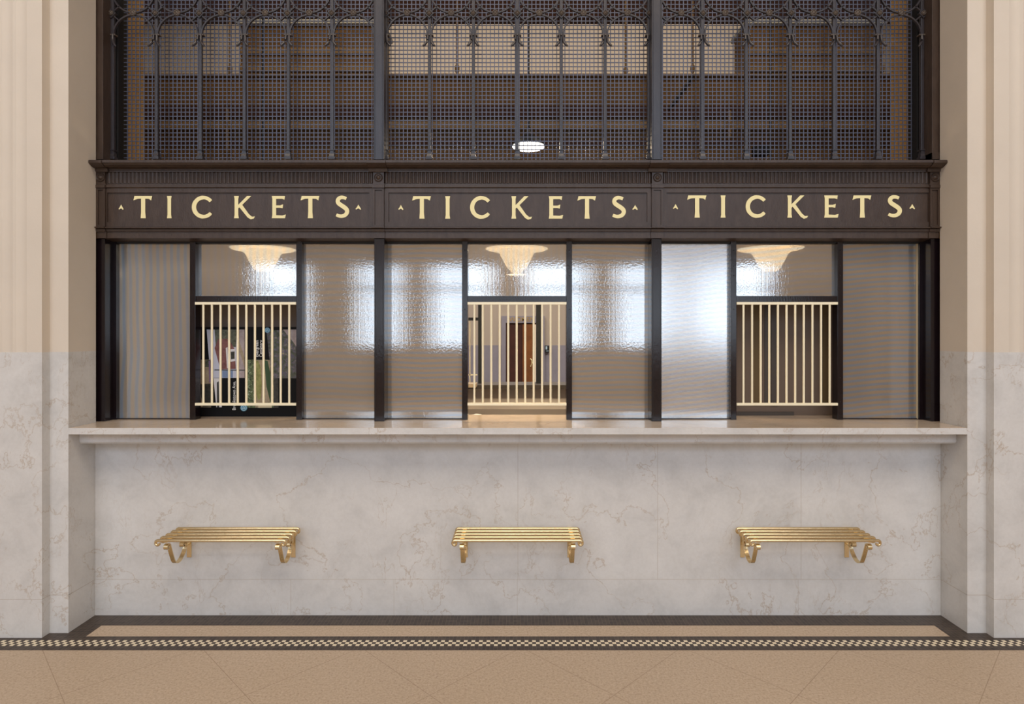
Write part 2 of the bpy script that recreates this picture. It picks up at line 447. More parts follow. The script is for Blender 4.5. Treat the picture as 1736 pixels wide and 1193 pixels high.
arch = prof([(384.6, 3.446), (386.2, 3.446), (388.3, 3.466), (388.4, 3.458), (392.4, 3.460), (392.6, 3.467), (403.5, 3.467), (404, 3.475), (409.6, 3.545), (409.6, 3.62), (384.6, 3.62)])
MB().prism(arch, 'X', -EX, EX).build('lower_moulding', M['bronze'], ent)
# pier blocks with roundels
for x in PXS:
    xa, xb = x-PW-.002, x+PW+.002
    if x < -2: xa, xb = -2.40, X(178, 3.455)
    if x > 2: xa, xb = X(1577, 3.455), 2.40
    mb = MB()
    mb.prism(prof([(271.4, 3.389), (275.6, 3.389), (279, 3.402), (283, 3.419), (285.6, 3.441), (291, 3.446), (291, 3.452), (291, 3.50), (271.4, 3.50)]), 'X', max(xa-.022, -EX), min(xb+.022, EX))
    mb.box(xa, xb, 3.455, 3.50, Z(311, 3.455), Z(290, 3.455))
    mb.prism(prof([(311, 3.455), (313, 3.455), (313.2, 3.448), (318, 3.448), (319, 3.455), (319, 3.50), (311, 3.50)]), 'X', xa-.003, xb+.003)
    # sunk panel
    za, zb = Z(384, 3.457), Z(319, 3.457)
    mb.box(xa, xb, 3.460, 3.50, za, zb)
    t = .010
    mb.box(xa, xa+t, 3.454, 3.46, za, zb).box(xb-t, xb, 3.454, 3.46, za, zb).box(xa+t, xb-t, 3.454, 3.46, zb-t, zb).box(xa+t, xb-t, 3.454, 3.46, za, za+t)
    mb.prism(prof([(384, 3.438), (385.8, 3.438), (388, 3.458), (388.2, 3.449), (392.5, 3.452), (392.7, 3.459), (403.6, 3.459), (403.6, 3.55), (384, 3.55)]), 'X', xa-.004 if x > -2 else xa, xb+.004 if x < 2 else xb)
    pb = mb.build('pier_block', M['bronze'], ent)
    xc, zc = (xa+xb)/2, Z(300.8, 3.455)
    r = MB(); r.lathe([(.0245, .0), (.0245, -.003), (.022, -.006), (.019, -.003), (.0175, -.0015), (.0135, -.0015), (.011, -.005), (.006, -.010), (.001, -.012)], (xc, 3.455, zc), 'Y', 32)
    r.build('roundel', M['bronze'], pb, smooth=True)

# ------------------------------------------------------------------ TICKETS signs
def stroke(pts, ws, cut0=None, cut1=None):
    """outline polygon of a brush stroke with widths"""
    L, R = [], []
    n = len(pts)
    for i, p in enumerate(pts):
        a = pts[max(i-1, 0)]; b = pts[min(i+1, n-1)]
        dx, dy = b[0]-a[0], b[1]-a[1]; l = math.hypot(dx, dy) or 1
        nx, ny = -dy/l, dx/l
        L.append((p[0]+nx*ws[i]/2, p[1]+ny*ws[i]/2)); R.append((p[0]-nx*ws[i]/2, p[1]-ny*ws[i]/2))
    return L+R[::-1]
def arcpts(cx, cy, rx, ry, a0, a1, n=26):
    return [(cx+rx*math.cos(math.radians(a0+(a1-a0)*i/n)), cy-ry*math.sin(math.radians(a0+(a1-a0)*i/n))) for i in range(n+1)]
# glyphs in units of 1/166 of the cap height, y down; list of polygons
GL = {}
GL['T'] = ([[(8, 0), (137, 0), (129, 33), (113, 22), (86, 20), (86, 120), (90, 166), (53, 166), (56, 120), (56, 20), (30, 22), (0, 33)]], 137)
GL['I'] = ([[(0, 0), (37, 0), (33, 22), (33, 140), (37, 166), (0, 166), (4, 140), (4, 22)]], 37)
cp = arcpts(83, 83, 68, 71, 38, 322, 34)
GL['C'] = ([stroke(cp, [24]+[26]*6+[29]*6+[31]*9+[29]*6+[26]*6+[20])], 146)
GL['K'] = ([[(0, 0), (34, 0), (30, 22), (30, 66), (92, 0), (122, 0), (58, 66), (104, 134), (126, 154), (148, 152), (140, 168), (118, 174), (96, 160), (38, 84), (30, 92), (30, 140), (34, 166), (0, 166), (4, 140), (4, 22)]], 148)
GL['E'] = ([[(0, 0), (98, 0), (94, 28), (78, 22), (32, 22), (32, 70), (62, 70), (84, 62), (80, 92), (60, 88), (32, 88), (32, 143), (78, 145), (104, 138), (98, 166), (0, 166), (4, 140), (4, 22)]], 104)
sp = [(84, 20), (66, 12), (44, 10), (26, 20), (19, 37), (25, 54), (46, 69), (68, 83), (88, 100), (91, 120), (80, 140), (56, 151), (32, 150), (10, 140)]
def smooth(p, n=3):
    for _ in range(n):
        q = [p[0]]
        for a, b in zip(p, p[1:]):
            q += [(a[0]*.75+b[0]*.25, a[1]*.75+b[1]*.25), (a[0]*.25+b[0]*.75, a[1]*.25+b[1]*.75)]
        p = q+[p[-1]]
    return p
sps = smooth(sp, 2); nn = len(sps)
GL['S'] = ([stroke(sps, [22+10*math.sin(PI*i/(nn-1)) for i in range(nn)])], 108)
GL['mark'] = ([[(20, 0), (40, 34), (35, 40), (20, 28), (3, 38), (0, 31), (9, 20)]], 41)
def glyph(name, x0, x1, ytop, ybot, D, parent, pname, adv=None):
    polys, wd = GL[name]; hgt = 40 if name == 'mark' else 166
    sx_ = (x1-x0)/wd; sy_ = (ybot-ytop)/hgt
    def make(off, y0, y1, m, nm, par):
        mb = MB()
        for pl in polys:
            pp = [P(x0+px*sx_, ytop+py*sy_, D) for px, py in pl]
            c2 = [(p.x, p.z) for p in pp]
            if off:
                area_ = sum(a[0]*b[1]-b[0]*a[1] for a, b in zip(c2, c2[1:]+c2[:1]))
                sg = 1 if area_ > 0 else -1; n = len(c2); out = []
                for i in range(n):
                    a, b_, c_ = c2[i-1], c2[i], c2[(i+1) % n]
                    d1 = Vector((b_[0]-a[0], b_[1]-a[1])); d2 = Vector((c_[0]-b_[0], c_[1]-b_[1]))
                    if d1.length < 1e-9 or d2.length < 1e-9: out.append(b_); continue
                    d1.normalize(); d2.normalize()
                    nrm = Vector((d1.y+d2.y, -d1.x-d2.x))
                    if nrm.length < 1e-6: nrm = Vector((d1.y, -d1.x))
                    nrm.normalize(); out.append((b_[0]+nrm.x*off*sg, b_[1]+nrm.y*off*sg))
                c2 = out
            mb.prism(c2, 'Y', y0, y1)
        mb.bm.normal_update(); bmesh.ops.triangulate(mb.bm, faces=[f for f in mb.bm.faces if len(f.verts) > 4], ngon_method='EAR_CLIP')
        return mb.build(nm, m, par)
    o = make(0, D-.0022, D+.0005, M['gold'], pname, parent)
    make(.0022, D-.0008, D+.0005, M['goldedge'], 'letter_outline', o)
    return o
SD = 3.474
signs = [
 ('left', [(201.5, 210), (226.5, 258.4), (283.4, 291.2), (325.6, 360), (397, 432.5), (461, 484.8), (509.8, 541.6), (568, 592.8), (603, 612.6)], 332.2, 370),
 ('centre', [(675.4, 684.2), (698.8, 730.6), (754.8, 763.2), (797, 830.8), (867, 902.2), (930.3, 954.6), (978.8, 1010.4), (1036.5, 1061.6), (1072, 1081.4)], 332.6, 370.6),
 ('right', [(1140.8, 1149.6), (1164.8, 1197.4), (1221.5, 1229.8), (1264, 1298), (1334.5, 1369.6), (1397, 1421.3), (1445, 1476.8), (1503.5, 1529.4), (1541.5, 1551)], 331.3, 369.0)]
for (nm, xs_, yt, yb_), (a, b) in zip(signs, BAYS):
    word = {'left': 'gold lettered TICKETS sign panel over the ticket window beside the left wall',
            'centre': 'gold lettered TICKETS sign panel over the middle ticket window',
            'right': 'gold lettered TICKETS sign panel over the ticket window beside the right wall'}[nm]
    zb, za = Z(319, 3.466), Z(384.4, 3.466)
    sg = thing('ticket_sign', ((a+b)/2, SD, (za+zb)/2), word, 'sign', 'ticket signs on the entablature')
    MB().box(a, b, SD, 3.50, za, zb).build('panel', M['bronze'], sg)
    i0, i1, z0, z1 = a+.024, b-.024, Z(376.4, 3.466), Z(326.4, 3.466)
    f = MB(); f.box(a, i0, 3.466, SD, za, zb).box(i1, b, 3.466, SD, za, zb).box(i0, i1, 3.466, SD, za, z0).box(i0, i1, 3.466, SD, z1, zb)
    f.build('frame_moulding', M['bronze'], sg)
    for ch, (p0, p1) in zip(['mark', 'T', 'I', 'C', 'K', 'E', 'T', 'S', 'mark'], xs_):
        if ch == 'mark': glyph('mark', p0, p1, (yt+yb_)/2-4.2, (yt+yb_)/2+4.6, SD, sg, 'arrow_ornament')
        else: glyph(ch, p0, p1, yt, yb_, SD, sg, 'letter')

# ------------------------------------------------------------------ piers (big posts)
PL = ['dark vertical post of the ticket screen against the left wall, below the sign', 'dark vertical post between the left and middle ticket windows',
      'dark vertical post between the middle and right ticket windows', 'dark vertical post of the ticket screen against the right wall, below the sign']
UL = ['tall brown pillar of the iron grille beside the left wall', 'tall brown pillar dividing the left and middle iron grilles',
      'tall brown pillar dividing the middle and right iron grilles', 'tall brown pillar of the iron grille beside the right wall']
ZP = Z(404, 3.475)
for i, x in enumerate(PXS):
    side = 0 if abs(x) < 2 else (1 if x > 0 else -1)
    if side: xa, xb = (x-.05, x+.037) if side < 0 else (x-.037, x+.05)
    else: xa, xb = x-PW, x+PW
    pt = thing('window_post', ((xa+xb)/2, 3.53, ZT), PL[i], 'post', 'posts of the ticket screen')
    MB().box(xa, xb, 3.475, 3.60, ZT, ZP, .002).build('shaft', M['frame'], pt)
    g = MB()
    if not side:
        for q in (xa+.007, xb-.0085): g.box(q, q+.0015, 3.4744, 3.48, ZT+.01, ZP-.01)
        g.build('groove_shade', M['black'], pt)  # raised black strips stand in for shade in sunk lines
    else:
        # rebated inner frame, stepping back to the glass
        e = xb if side < 0 else xa
        g.box(min(e, e-side*.018), max(e, e-side*.018), 3.545, 3.60, ZT, ZP)
        g.build('rebate', M['frame'], pt)
    # upper pillar
    z0, z1 = Z(270.9, 3.47), TOPZ
    up = thing('grille_pillar', ((xa+xb)/2, 3.50, z0), UL[i], 'pillar', 'pillars of the iron grille')
    if side:
        u0, u1 = (-2.452, X(176.5, 3.47)) if side < 0 else (X(1578.5, 3.47), 2.452)
        MB().box(u0, u1, 3.462, 3.56, z0, z1, .002).build('shaft', M['bronze'], up)
        u2, u3 = (u1, u1+.022) if side < 0 else (u0-.022, u0)
        MB().box(u2, u3, 3.56, 3.64, z0, z1).build('rebate', M['black'], up)  # black colour stands in for the shade of this recess
        MB().box(u0, u1+(.002 if side < 0 else 0), 3.458, 3.56, z0, Z(258, 3.46), .001).build('base_block', M['bronze'], up)
    else:
        u0, u1 = x-.0305, x+.0295
        MB().box(u0, u1, 3.462, 3.60, z0, z1, .002).build('shaft', M['grille'], up)
        g = MB()
        for q in (u0+.004, u0+.009, u1-.0105, u1-.0055): g.box(q, q+.0015, 3.459, 3.465, z0, z1)
        g.build('bead', M['grille'], up)

# ------------------------------------------------------------------ iron grilles over the windows
GD = 3.53
PITCH = 37.25*GD/F*2
def torus_arc(mb, cx, cz, r, a0, a1, D, w_=.0085, t_=.012, n=14):
    pts = []
    for i in range(n+1):
        a = math.radians(a0+(a1-a0)*i/n)
        pts.append((cx+r*math.cos(a), D, cz+r*math.sin(a)))
    mb.tube(pts, .0, flat=(w_, t_), up=Vector((0, 1, 0)))
GLAB = ['wrought iron arched grille with square wire mesh above the left ticket window', 'wrought iron arched grille with square wire mesh above the middle ticket window',
        'wrought iron arched grille with square wire mesh above the right ticket window']
def boss(mb, cx, cz, D, r):
    mb.lathe([(r*.75, 0), (r, -.004), (r*.95, -.009), (r*.62, -.012), (r*.55, -.010), (r*.35, -.014), (.0008, -.016)], (cx, D, cz), 'Y', 12)
    for k in range(8):
        a = 2*PI*k/8
        mb.lathe([(.0005, 0), (r*.27, -.003), (r*.22, -.007), (.0005, -.009)], (cx+math.cos(a)*r*.68, D-.006, cz+math.sin(a)*r*.68), 'Y', 6)
zbase = Z(270, GD)
for bi, xc in enumerate((X(414, GD), X(877, GD), X(1340, GD))):
    root = thing('iron_grille', (xc, GD, zbase), GLAB[bi], 'grille', 'iron grilles above the ticket windows')
    xl, xr = BAYS[bi][0]+.0, BAYS[bi][1]-.0
    if bi == 0: xl = -2.31
    if bi == 2: xr = 2.31
    # woven square mesh
    mb = MB(); MD = 3.605; p = 7.02*MD/F; wr = .0024
    n = int((xr-xl+.06)/p)+1; x0 = xc-n*p/2
    for i in range(n+1):
        xx = x0+i*p
        if xl-.03 < xx < xr+.03: mb.box(xx-wr, xx+wr, MD-.0035, MD+.0005, zbase-.005, TOPZ-.062)
    z = zbase+.006
    while z < TOPZ-.07:
        mb.box(xl-.03, xr+.03, MD-.0015, MD+.0035, z-wr, z+wr); z += p
    mb.build('wire_mesh', M['mesh'], root)
    # bars, arches and cast details
    arches, bars_x = MB(), []
    for k in range(-3, 4):
        bx_ = xc+k*PITCH
        if bi == 0 and k == 3 or bi == 2 and k == -3: continue
        bars_x.append(bx_)
        bar = MB().box(bx_-.0092, bx_+.0092, GD-.004, GD+.016, zbase+.03, TOPZ-.062, .003).build('bar', M['grille'], root)
        b_ = MB(); zz = [Z(y, GD) for y in (270.5, 266, 265, 261, 259, 255.5, 254)]
        b_.box(bx_-.019, bx_+.019, GD-.014, GD+.02, zz[0], zz[1], .002)
        b_.prism([(GD-.010, zz[1]), (GD-.010, zz[2]), (GD-.006, zz[3]), (GD-.006, zz[4]), (GD+.018, zz[4]), (GD+.018, zz[1])], 'X', bx_-.014, bx_+.014)
        b_.box(bx_-.0105, bx_+.0105, GD-.006, GD+.016, zz[4], zz[5]).box(bx_-.0165, bx_+.0165, GD-.010, GD+.018, zz[5], zz[6], .001)
        b_.build('bar_base', M['grille'], bar)
        # collar and the two curling leaves under it
        b_ = MB(); b_.box(bx_-.0225, bx_+.0225, GD-.010, GD+.016, Z(61.0, GD), Z(58.8, GD), .001)
        b_.build('collar', M['boss'], bar)
        for sg_ in (-1, 1):
            if abs(bx_+sg_*.03) > 2.36: continue
            b_ = MB(); y_ = GD-.010
            pts = [(bx_+sg_*a*GD/F, y_-c_, Z(yy, GD)) for a, yy, c_ in ((2.6, 59.5, 0), (2.8, 64, .001), (3.2, 69, .003), (4.4, 73.5, .006), (6.6, 77.5, .010), (9.0, 80.2, .013), (10.0, 82, .012))]
            b_.tube(pts, [.0055, .006, .0068, .0076, .0078, .0065, .003], 8)
            b_.build('leaf', M['grille'], bar, smooth=True)
        # diamond and flower on the bar
        zc = Z(24, GD); d = MB(); q = 8.2*GD/F; qi = q*.70
        for a in range(4):
            a0, a1 = a*PI/2, (a+1)*PI/2
            d.prism([(bx_+q*math.cos(a0), zc+q*math.sin(a0)), (bx_+q*math.cos(a1), zc+q*math.sin(a1)), (bx_+qi*math.cos(a1), zc+qi*math.sin(a1)), (bx_+qi*math.cos(a0), zc+qi*math.sin(a0))], 'Y', GD-.013, GD+.004)
        d.prism([(bx_+qi*math.cos(a*PI/2), zc+qi*math.sin(a*PI/2)) for a in range(4)], 'Y', GD-.006, GD+.002)
        dm = d.build('diamond', M['grille'], bar)
        d = MB(); boss(d, bx_, zc, GD-.006, .0145); d.build('flower', M['boss'], bar, smooth=True)
    # arcs between the bars
    R1 = 34*GD/F
    for k in range(-3, 3):
        cx = xc+(k+.5)*PITCH
        if not (xl-.02 < cx < xr+.02): continue
        zc1 = Z(60, GD); zc2 = Z(-12.5, GD)
        torus_arc(arches, cx, zc1, R1, 2, 178, GD-.004)
        torus_arc(arches, cx, zc2, R1*1.03, 182, 358, GD-.004)
        torus_arc(arches, cx, Z(-85, GD), R1*.98, 182, 358, GD-.004)
        torus_arc(arches, cx, Z(-12.5, GD), R1*1.0, 2, 178, GD-.004)
        for sx_ in (-1, 1):
            bx_ = cx+sx_*PITCH/2; zc = Z(24, GD)
            for sz_ in (-1, 1):
                q = 4.4*GD/F; q2 = (12.6 if sz_ < 0 else 13.2)*GD/F
                arches.tube([(bx_-sx_*q, GD-.004, zc+sz_*q), (bx_-sx_*q2, GD-.004, zc+sz_*q2*.92)], 0, flat=(.007, .012), up=Vector((0, 1, 0)))
    arches.build('arch_tracery', M['grille'], root)
    for k in range(-3, 3):
        cx = xc+(k+.5)*PITCH
        if not (xl < cx < xr): continue
        d = MB(); boss(d, cx, Z(24, GD), GD-.008, .0195); d.build('rosette', M['boss'], root, smooth=True)
# frame head above the grilles
hd = MB().box(-JX, JX, 3.45, 3.66, TOPZ-.06, TOPZ).build('grille_head_beam', M['bronze'])
tag(hd, 'brown metal head beam closing the top of the iron grilles', 'beam')

# ------------------------------------------------------------------ ticket windows
WD = 3.54
ZH = Z(405, WD)
bays = [
 dict(l='left', s=(X(326.5, WD), X(507, WD)), gl=('V', 'V', 'H'), x=(-2.375, -.82)),
 dict(l='middle', s=(X(788, WD), X(965, WD)), gl=('H', 'V', 'H'), x=(-.768, .768)),
 dict(l='right', s=(X(1243.8, WD), X(1424.6, WD)), gl=('S', 'S', 'S'), x=(.82, 2.375))]
GM = {}
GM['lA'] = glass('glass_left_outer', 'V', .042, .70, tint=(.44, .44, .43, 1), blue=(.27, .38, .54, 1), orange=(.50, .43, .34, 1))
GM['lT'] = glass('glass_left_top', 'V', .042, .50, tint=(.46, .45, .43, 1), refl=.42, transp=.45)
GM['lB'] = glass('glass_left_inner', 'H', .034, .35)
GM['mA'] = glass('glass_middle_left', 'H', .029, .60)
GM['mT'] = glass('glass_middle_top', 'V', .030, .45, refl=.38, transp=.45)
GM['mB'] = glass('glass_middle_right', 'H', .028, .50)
GM['rA'] = glass('glass_right_inner', 'H', .028, .75, slant=-.10, refl=.45, rough=.16, tint=(.50, .53, .56, 1), blue=(.22, .42, .72, 1), orange=(.62, .52, .40, 1))  # paler, bluer tint partly stands in for reflected window light
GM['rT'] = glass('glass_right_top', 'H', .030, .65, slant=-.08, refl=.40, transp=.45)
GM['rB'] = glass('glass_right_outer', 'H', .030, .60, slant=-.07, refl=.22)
for b in bays:
    k = b['l'][0]
    root = thing('ticket_window', ((b['s'][0]+b['s'][1])/2, 3.57, ZT), '%s ticket window of ribbed glass in a thin dark frame with an open middle' % b['l'], 'window', 'ticket windows on the counter')
    s0, s1 = b['s']; h = .0165
    for s in (s0, s1):
        MB().box(s-h, s+h, WD, 3.60, ZT, ZH, .0015).build('mullion', M['frame'], root)
    MB().box(s0+h, s1-h, WD+.004, 3.60, Z(512, WD), Z(501.3, WD), .001).build('transom_rail', M['frame'], root)
    x0, x1 = b['x']
    MB().box(x0, x1, 3.548, 3.62, Z(412.2, 3.548), ZH+.012).build('head_rail', M['black'], root)
    for a, c_ in ((x0, s0-h), (s1+h, x1)):
        MB().box(a, c_, 3.562, 3.60, ZT, Z(708.6, 3.565), .001).build('sill_rail', M['frame'], root)
    zt = ZH+.01
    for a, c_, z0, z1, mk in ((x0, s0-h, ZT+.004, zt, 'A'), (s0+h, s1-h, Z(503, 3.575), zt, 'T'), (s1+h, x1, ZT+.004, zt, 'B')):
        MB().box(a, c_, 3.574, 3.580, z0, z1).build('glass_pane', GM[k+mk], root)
    sc = MB()
    for s in (s0, s1):
        for yy in (424, 451, 467, 524, 640, 681):
            sc.lathe([(.0030, 0), (.0030, -.0012), (.001, -.002)], (s, WD, Z(yy, WD)), 'Y', 8)
    sc.build('screw', M['black'], root)
    # brass grille of the opening
    cb = thing('brass_bar_grille', ((s0+s1)/2, WD, Z(685, WD)), 'pale brass grille of vertical bars across the opening of the %s ticket window' % b['l'], 'grille', 'brass bar grilles of the ticket windows')
    o0, o1 = s0+h, s1-h
    for ya, yb_ in ((511.8, 516.2), (683, 687.3)):
        MB().box(o0, o1, WD-.006, WD+.008, Z(yb_, WD-.006), Z(ya, WD-.006), .001).build('rail', M['brassbar'], cb)
    off = {'left': (344.7, 490.4), 'middle': (804.1, 947.8), 'right': (1260.4, 1406.6)}[b['l']]
    for i in range(11):
        bx_ = X(off[0]+(off[1]-off[0])*i/10, WD)
        MB().tube([(bx_, WD+.001, Z(684, WD)), (bx_, WD+.001, Z(515, WD))], .0064, 10).build('bar', M['brassbar'], cb, smooth=True)

# pale edge strip on the far right pane
tag(MB().box(X(1553.5, 3.57), X(1556.5, 3.57), 3.560, 3.573, ZT+.003, Z(413, 3.56)).build('edge_strip', M['wood_edge']), 'thin cream vertical strip at the edge of the rightmost glass pane', 'strip')

# ------------------------------------------------------------------ brass shelves
def spiral(c, r0, r1, a0, a1, n=18):
    return [(c[0]+(r0+(r1-r0)*i/n)*math.cos(math.radians(a0+(a1-a0)*i/n)), c[1]+(r0+(r1-r0)*i/n)*math.sin(math.radians(a0+(a1-a0)*i/n))) for i in range(n+1)]
ZS = .516
def shelf(xc, label):
    root = thing('brass_shelf', (xc, WALLD, ZS), label, 'shelf', 'brass rod shelves on the counter front')
    hw = .346
    for i in range(5):
        D = 3.202+.0495*i
        r = .0082; cr = .0150
        left = spiral((-hw+cr, -cr), .006, cr, 90+360+40, 90, 20)   # curls under the end
        pl = [(-hw+cr-(p[0]+hw-cr)*1, p[1]) for p in spiral((-hw+cr, -cr), .0065, cr, -200, 90, 18)]
        pts = [(xc+a, D, ZS-r+c_) for a, c_ in pl]
        pts += [(xc-a, D, ZS-r+c_) for a, c_ in pl[::-1]]
        rr = [.0045]+[r*.8]*(len(pl)-5)+[r]*4
        MB().tube(pts, rr+rr[::-1], 10, up=Vector((0, 1, 0))).build('rod', M['brass'], root, smooth=True)
    for sg_ in (-1, 1):
        bx_ = xc+sg_*.295
        br = MB()
        zt = ZS-.0165
        br.box(bx_-.0115, bx_+.0115, 3.205, WALLD-.006, zt-.004, zt+.002)
        path = spiral((3.222, zt-.034), .009, .016, 280, 85, 14)          # front scroll (y,z)
        p1 = [(3.226, zt-.018), (3.236, zt-.020), (3.246, zt-.045), (3.262, zt-.085), (3.278, zt-.122), (3.292, zt-.142), (3.312, zt-.151), (3.335, zt-.150), (3.362, zt-.138), (3.388, zt-.112), (3.400, zt-.088), (3.398, zt-.070)]
        back = spiral((3.376, zt-.072), .023, .009, 5, 330, 18)
        def strap(pp): br.tube([(bx_, a, c_) for a, c_ in pp], 0, flat=(.022, .0045), up=Vector((0, -math.sin(.3), math.cos(.3))))
        def strap2(pp):
            n = len(pp); bm = br.bm; rings = []
            for i in range(n):
                a = pp[max(i-1, 0)]; c_ = pp[min(i+1, n-1)]
                t = Vector((c_[0]-a[0], c_[1]-a[1])).normalized(); nn_ = Vector((-t.y, t.x))*.0024
                rings.append([bm.verts.new((bx_+sx_*.011, pp[i][0]+so*nn_.x, pp[i][1]+so*nn_.y)) for sx_, so in ((-1, -1), (1, -1), (1, 1), (-1, 1))])
            for i in range(n-1):
                for q in range(4):
                    l = (q+1) % 4; bm.faces.new((rings[i][q], rings[i][l], rings[i+1][l], rings[i+1][q]))
            bm.faces.new(rings[0][::-1]); bm.faces.new(rings[-1])
        strap2(path)
        strap2(smooth(p1, 2)); strap2(back)
        br.lathe([(.006, -.011), (.006, .011)], (bx_, 3.222, zt-.034), 'X', 10); br.lathe([(.006, -.011), (.006, .011)], (bx_, 3.376, zt-.072), 'X', 10)
        br.box(bx_-.0035, bx_+.0035, 3.40, WALLD-.005, zt-.095, zt-.088)
        bk = br.build('bracket', M['brass'], root)
        w_ = MB(); w_.box(bx_-.0125, bx_+.0125, WALLD-.0065, WALLD-.0005, zt-.168, zt+.002, .001)
        w_.build('wall_plate', M['brass'], bk)
shelf(-1.568, 'polished brass rod shelf on scroll brackets under the left ticket window')
shelf(-.002, 'polished brass rod shelf on scroll brackets under the middle ticket window')
shelf(1.568, 'polished brass rod shelf on scroll brackets under the right ticket window')

# ------------------------------------------------------------------ office behind the screen
OD = 6.1
struct(MB().box(-9, 9, WALLD+.12, 15, -.2, -.001).build('floor_office', M['office_floor']))
mb = MB()
for sg_ in (-1, 1):
    mb.box(min(sg_*2.36, sg_*2.9), max(sg_*2.36, sg_*2.9), 3.66, 3.84, ZT+.002, 8.9)
struct(mb.build('wall_office_pier', M['office_side']))
struct(MB().box(-4.6, -4.4, 3.6, 6.6, 0, 9.9).build('wall_office_left', M['office_brown']))
for sg_, nm in ((-1, 'wall_far_left'), (1, 'wall_far_right')):
    struct(MB().box(min(sg_*9, sg_*9.2), max(sg_*9, sg_*9.2), 6.6, 14.3, 0, 9.9).build(nm, M['far_plaster']))
struct(MB().box(4.4, 4.6, 3.6, 6.6, 0, 9.9).build('wall_office_right', M['office_brown']))
# rear partition: low wall, header, mouldings
struct(MB().box(-4.4, 4.4, OD, OD+.2, 0, 1.06).build('wall_partition_low', M['office_grey']))
hdm = MB().box(-4.4, 4.4, OD, OD+.3, 2.25, Z(125, OD))
ph = struct(hdm.build('wall_partition_header', M['office_brown']))
t = MB()
t.box(-4.4, 4.4, OD-.06, OD, Z(217, OD-.06), Z(206, OD-.06)).box(-4.4, 4.4, OD-.03, OD, Z(128.5, OD-.03), Z(124.5, OD-.03))
t.build('header_moulding', M['office_trim'], ph)
t = MB(); t.box(-4.4, 4.4, OD-.02, OD, Z(200, OD), Z(180, OD)); t.box(-4.4, 4.4, OD-.02, OD, Z(246, OD), Z(238, OD)); t.build('dark_band', M['office_dark'], ph)
# the brown blocks above the header left and right
for a, c_, nm in ((408, 648, 'trim_3'), (1266, 1496, 'trim_4')):
    D = 7.0
    o = struct(MB().box(X(a, D), X(c_, D), D, D+.4, Z(126, D)-.3, Z(43, D)).build(nm, M['office_brown']))
    t = MB(); t.box(X(a, D), X(c_, D), D-.05, D, Z(124, D), Z(113, D)).box(X(a, D), X(c_, D), D-.03, D, Z(92, D), Z(83, D)); t.build('tan_moulding', M['office_trim'], o)
    MB().box(X(a-4, D), X(c_+4, D), D-.05, D+.45, Z(43, D), Z(36, D)).build('pale_ledge', M['office_pale'], o)
mb = MB(); mb.box(-9, 9, 8.0, 8.2, Z(28, 8), 9.9)
struct(mb.build('wall_upper_dark', M['office_dark']))
struct(MB().box(-9.2, 9.2, 3.6, 15, 9.9, 10.1).build('ceiling_office', M['office_dark']))
# far hall wall and women's door
FD = 14.0
zl = Z(585, FD)
fw = struct(MB().box(-9, 9, FD, FD+.3, zl, 9.9).build('wall_far', M['far_plaster']))
MB().box(-9, 9, FD-.01, FD+.3, 0, zl).build('stone_dado', M['far_marble'], fw)
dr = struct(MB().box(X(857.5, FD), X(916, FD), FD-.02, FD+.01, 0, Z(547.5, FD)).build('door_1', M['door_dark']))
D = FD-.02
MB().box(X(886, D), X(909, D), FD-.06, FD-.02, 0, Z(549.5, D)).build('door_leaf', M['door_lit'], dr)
MB().box(X(905.2, D), X(909.2, D), FD-.08, FD-.06, 0, Z(550, D)).build('door_edge', M['door_edge'], dr)
MB().tube([P(899, 608, FD-.10), P(901.5, 610, FD-.13), P(902, 615, FD-.13), P(899.5, 621, FD-.10)], .014, 8).build('door_handle', M['gold'], dr)
fr = MB(); z1 = Z(535.5, FD-.08)
fr.box(X(850, D), X(857.5, D), FD-.08, FD, 0, z1).box(X(916, D), X(923, D), FD-.08, FD, 0, z1).box(X(857.5, D), X(916, D), FD-.08, FD, Z(547.3, D), z1)
fo = fr.build('door_surround', M['far_marble'], dr)
fnt = None
def text(body, size, loc, rot, m, name, parent, wx=1.0, depth=.002, align='CENTER'):
    cu = bpy.data.curves.new('t', 'FONT'); cu.body = body; cu.size = size; cu.extrude = depth; cu.align_x = align; cu.align_y = 'CENTER'; cu.offset = size*.003
    o = bpy.data.objects.new('t', cu); C.objects.link(o)
    dg = bpy.context.evaluated_depsgraph_get(); me = bpy.data.meshes.new_from_object(o.evaluated_get(dg))
    bpy.data.objects.remove(o); bpy.data.curves.remove(cu)
    me.transform(Matrix.Diagonal((wx, 1, 1, 1))); me.transform(Matrix.Rotation(rot[1], 4, 'Z')); me.transform(Matrix.Rotation(PI/2, 4, 'X'))
    me.transform(Matrix.Translation(loc))
    me.materials.clear(); me.materials.append(m); me.name = name
    o = bpy.data.objects.new(name, me); C.objects.link(o)
    if parent is not None: put(o, parent)
    return o
text('WOMEN', .145, (X(885, FD-.085), FD-.085, Z(541.5, FD-.085)), (0, 0), M['sign_gold'], 'lettering', dr, 1.05)
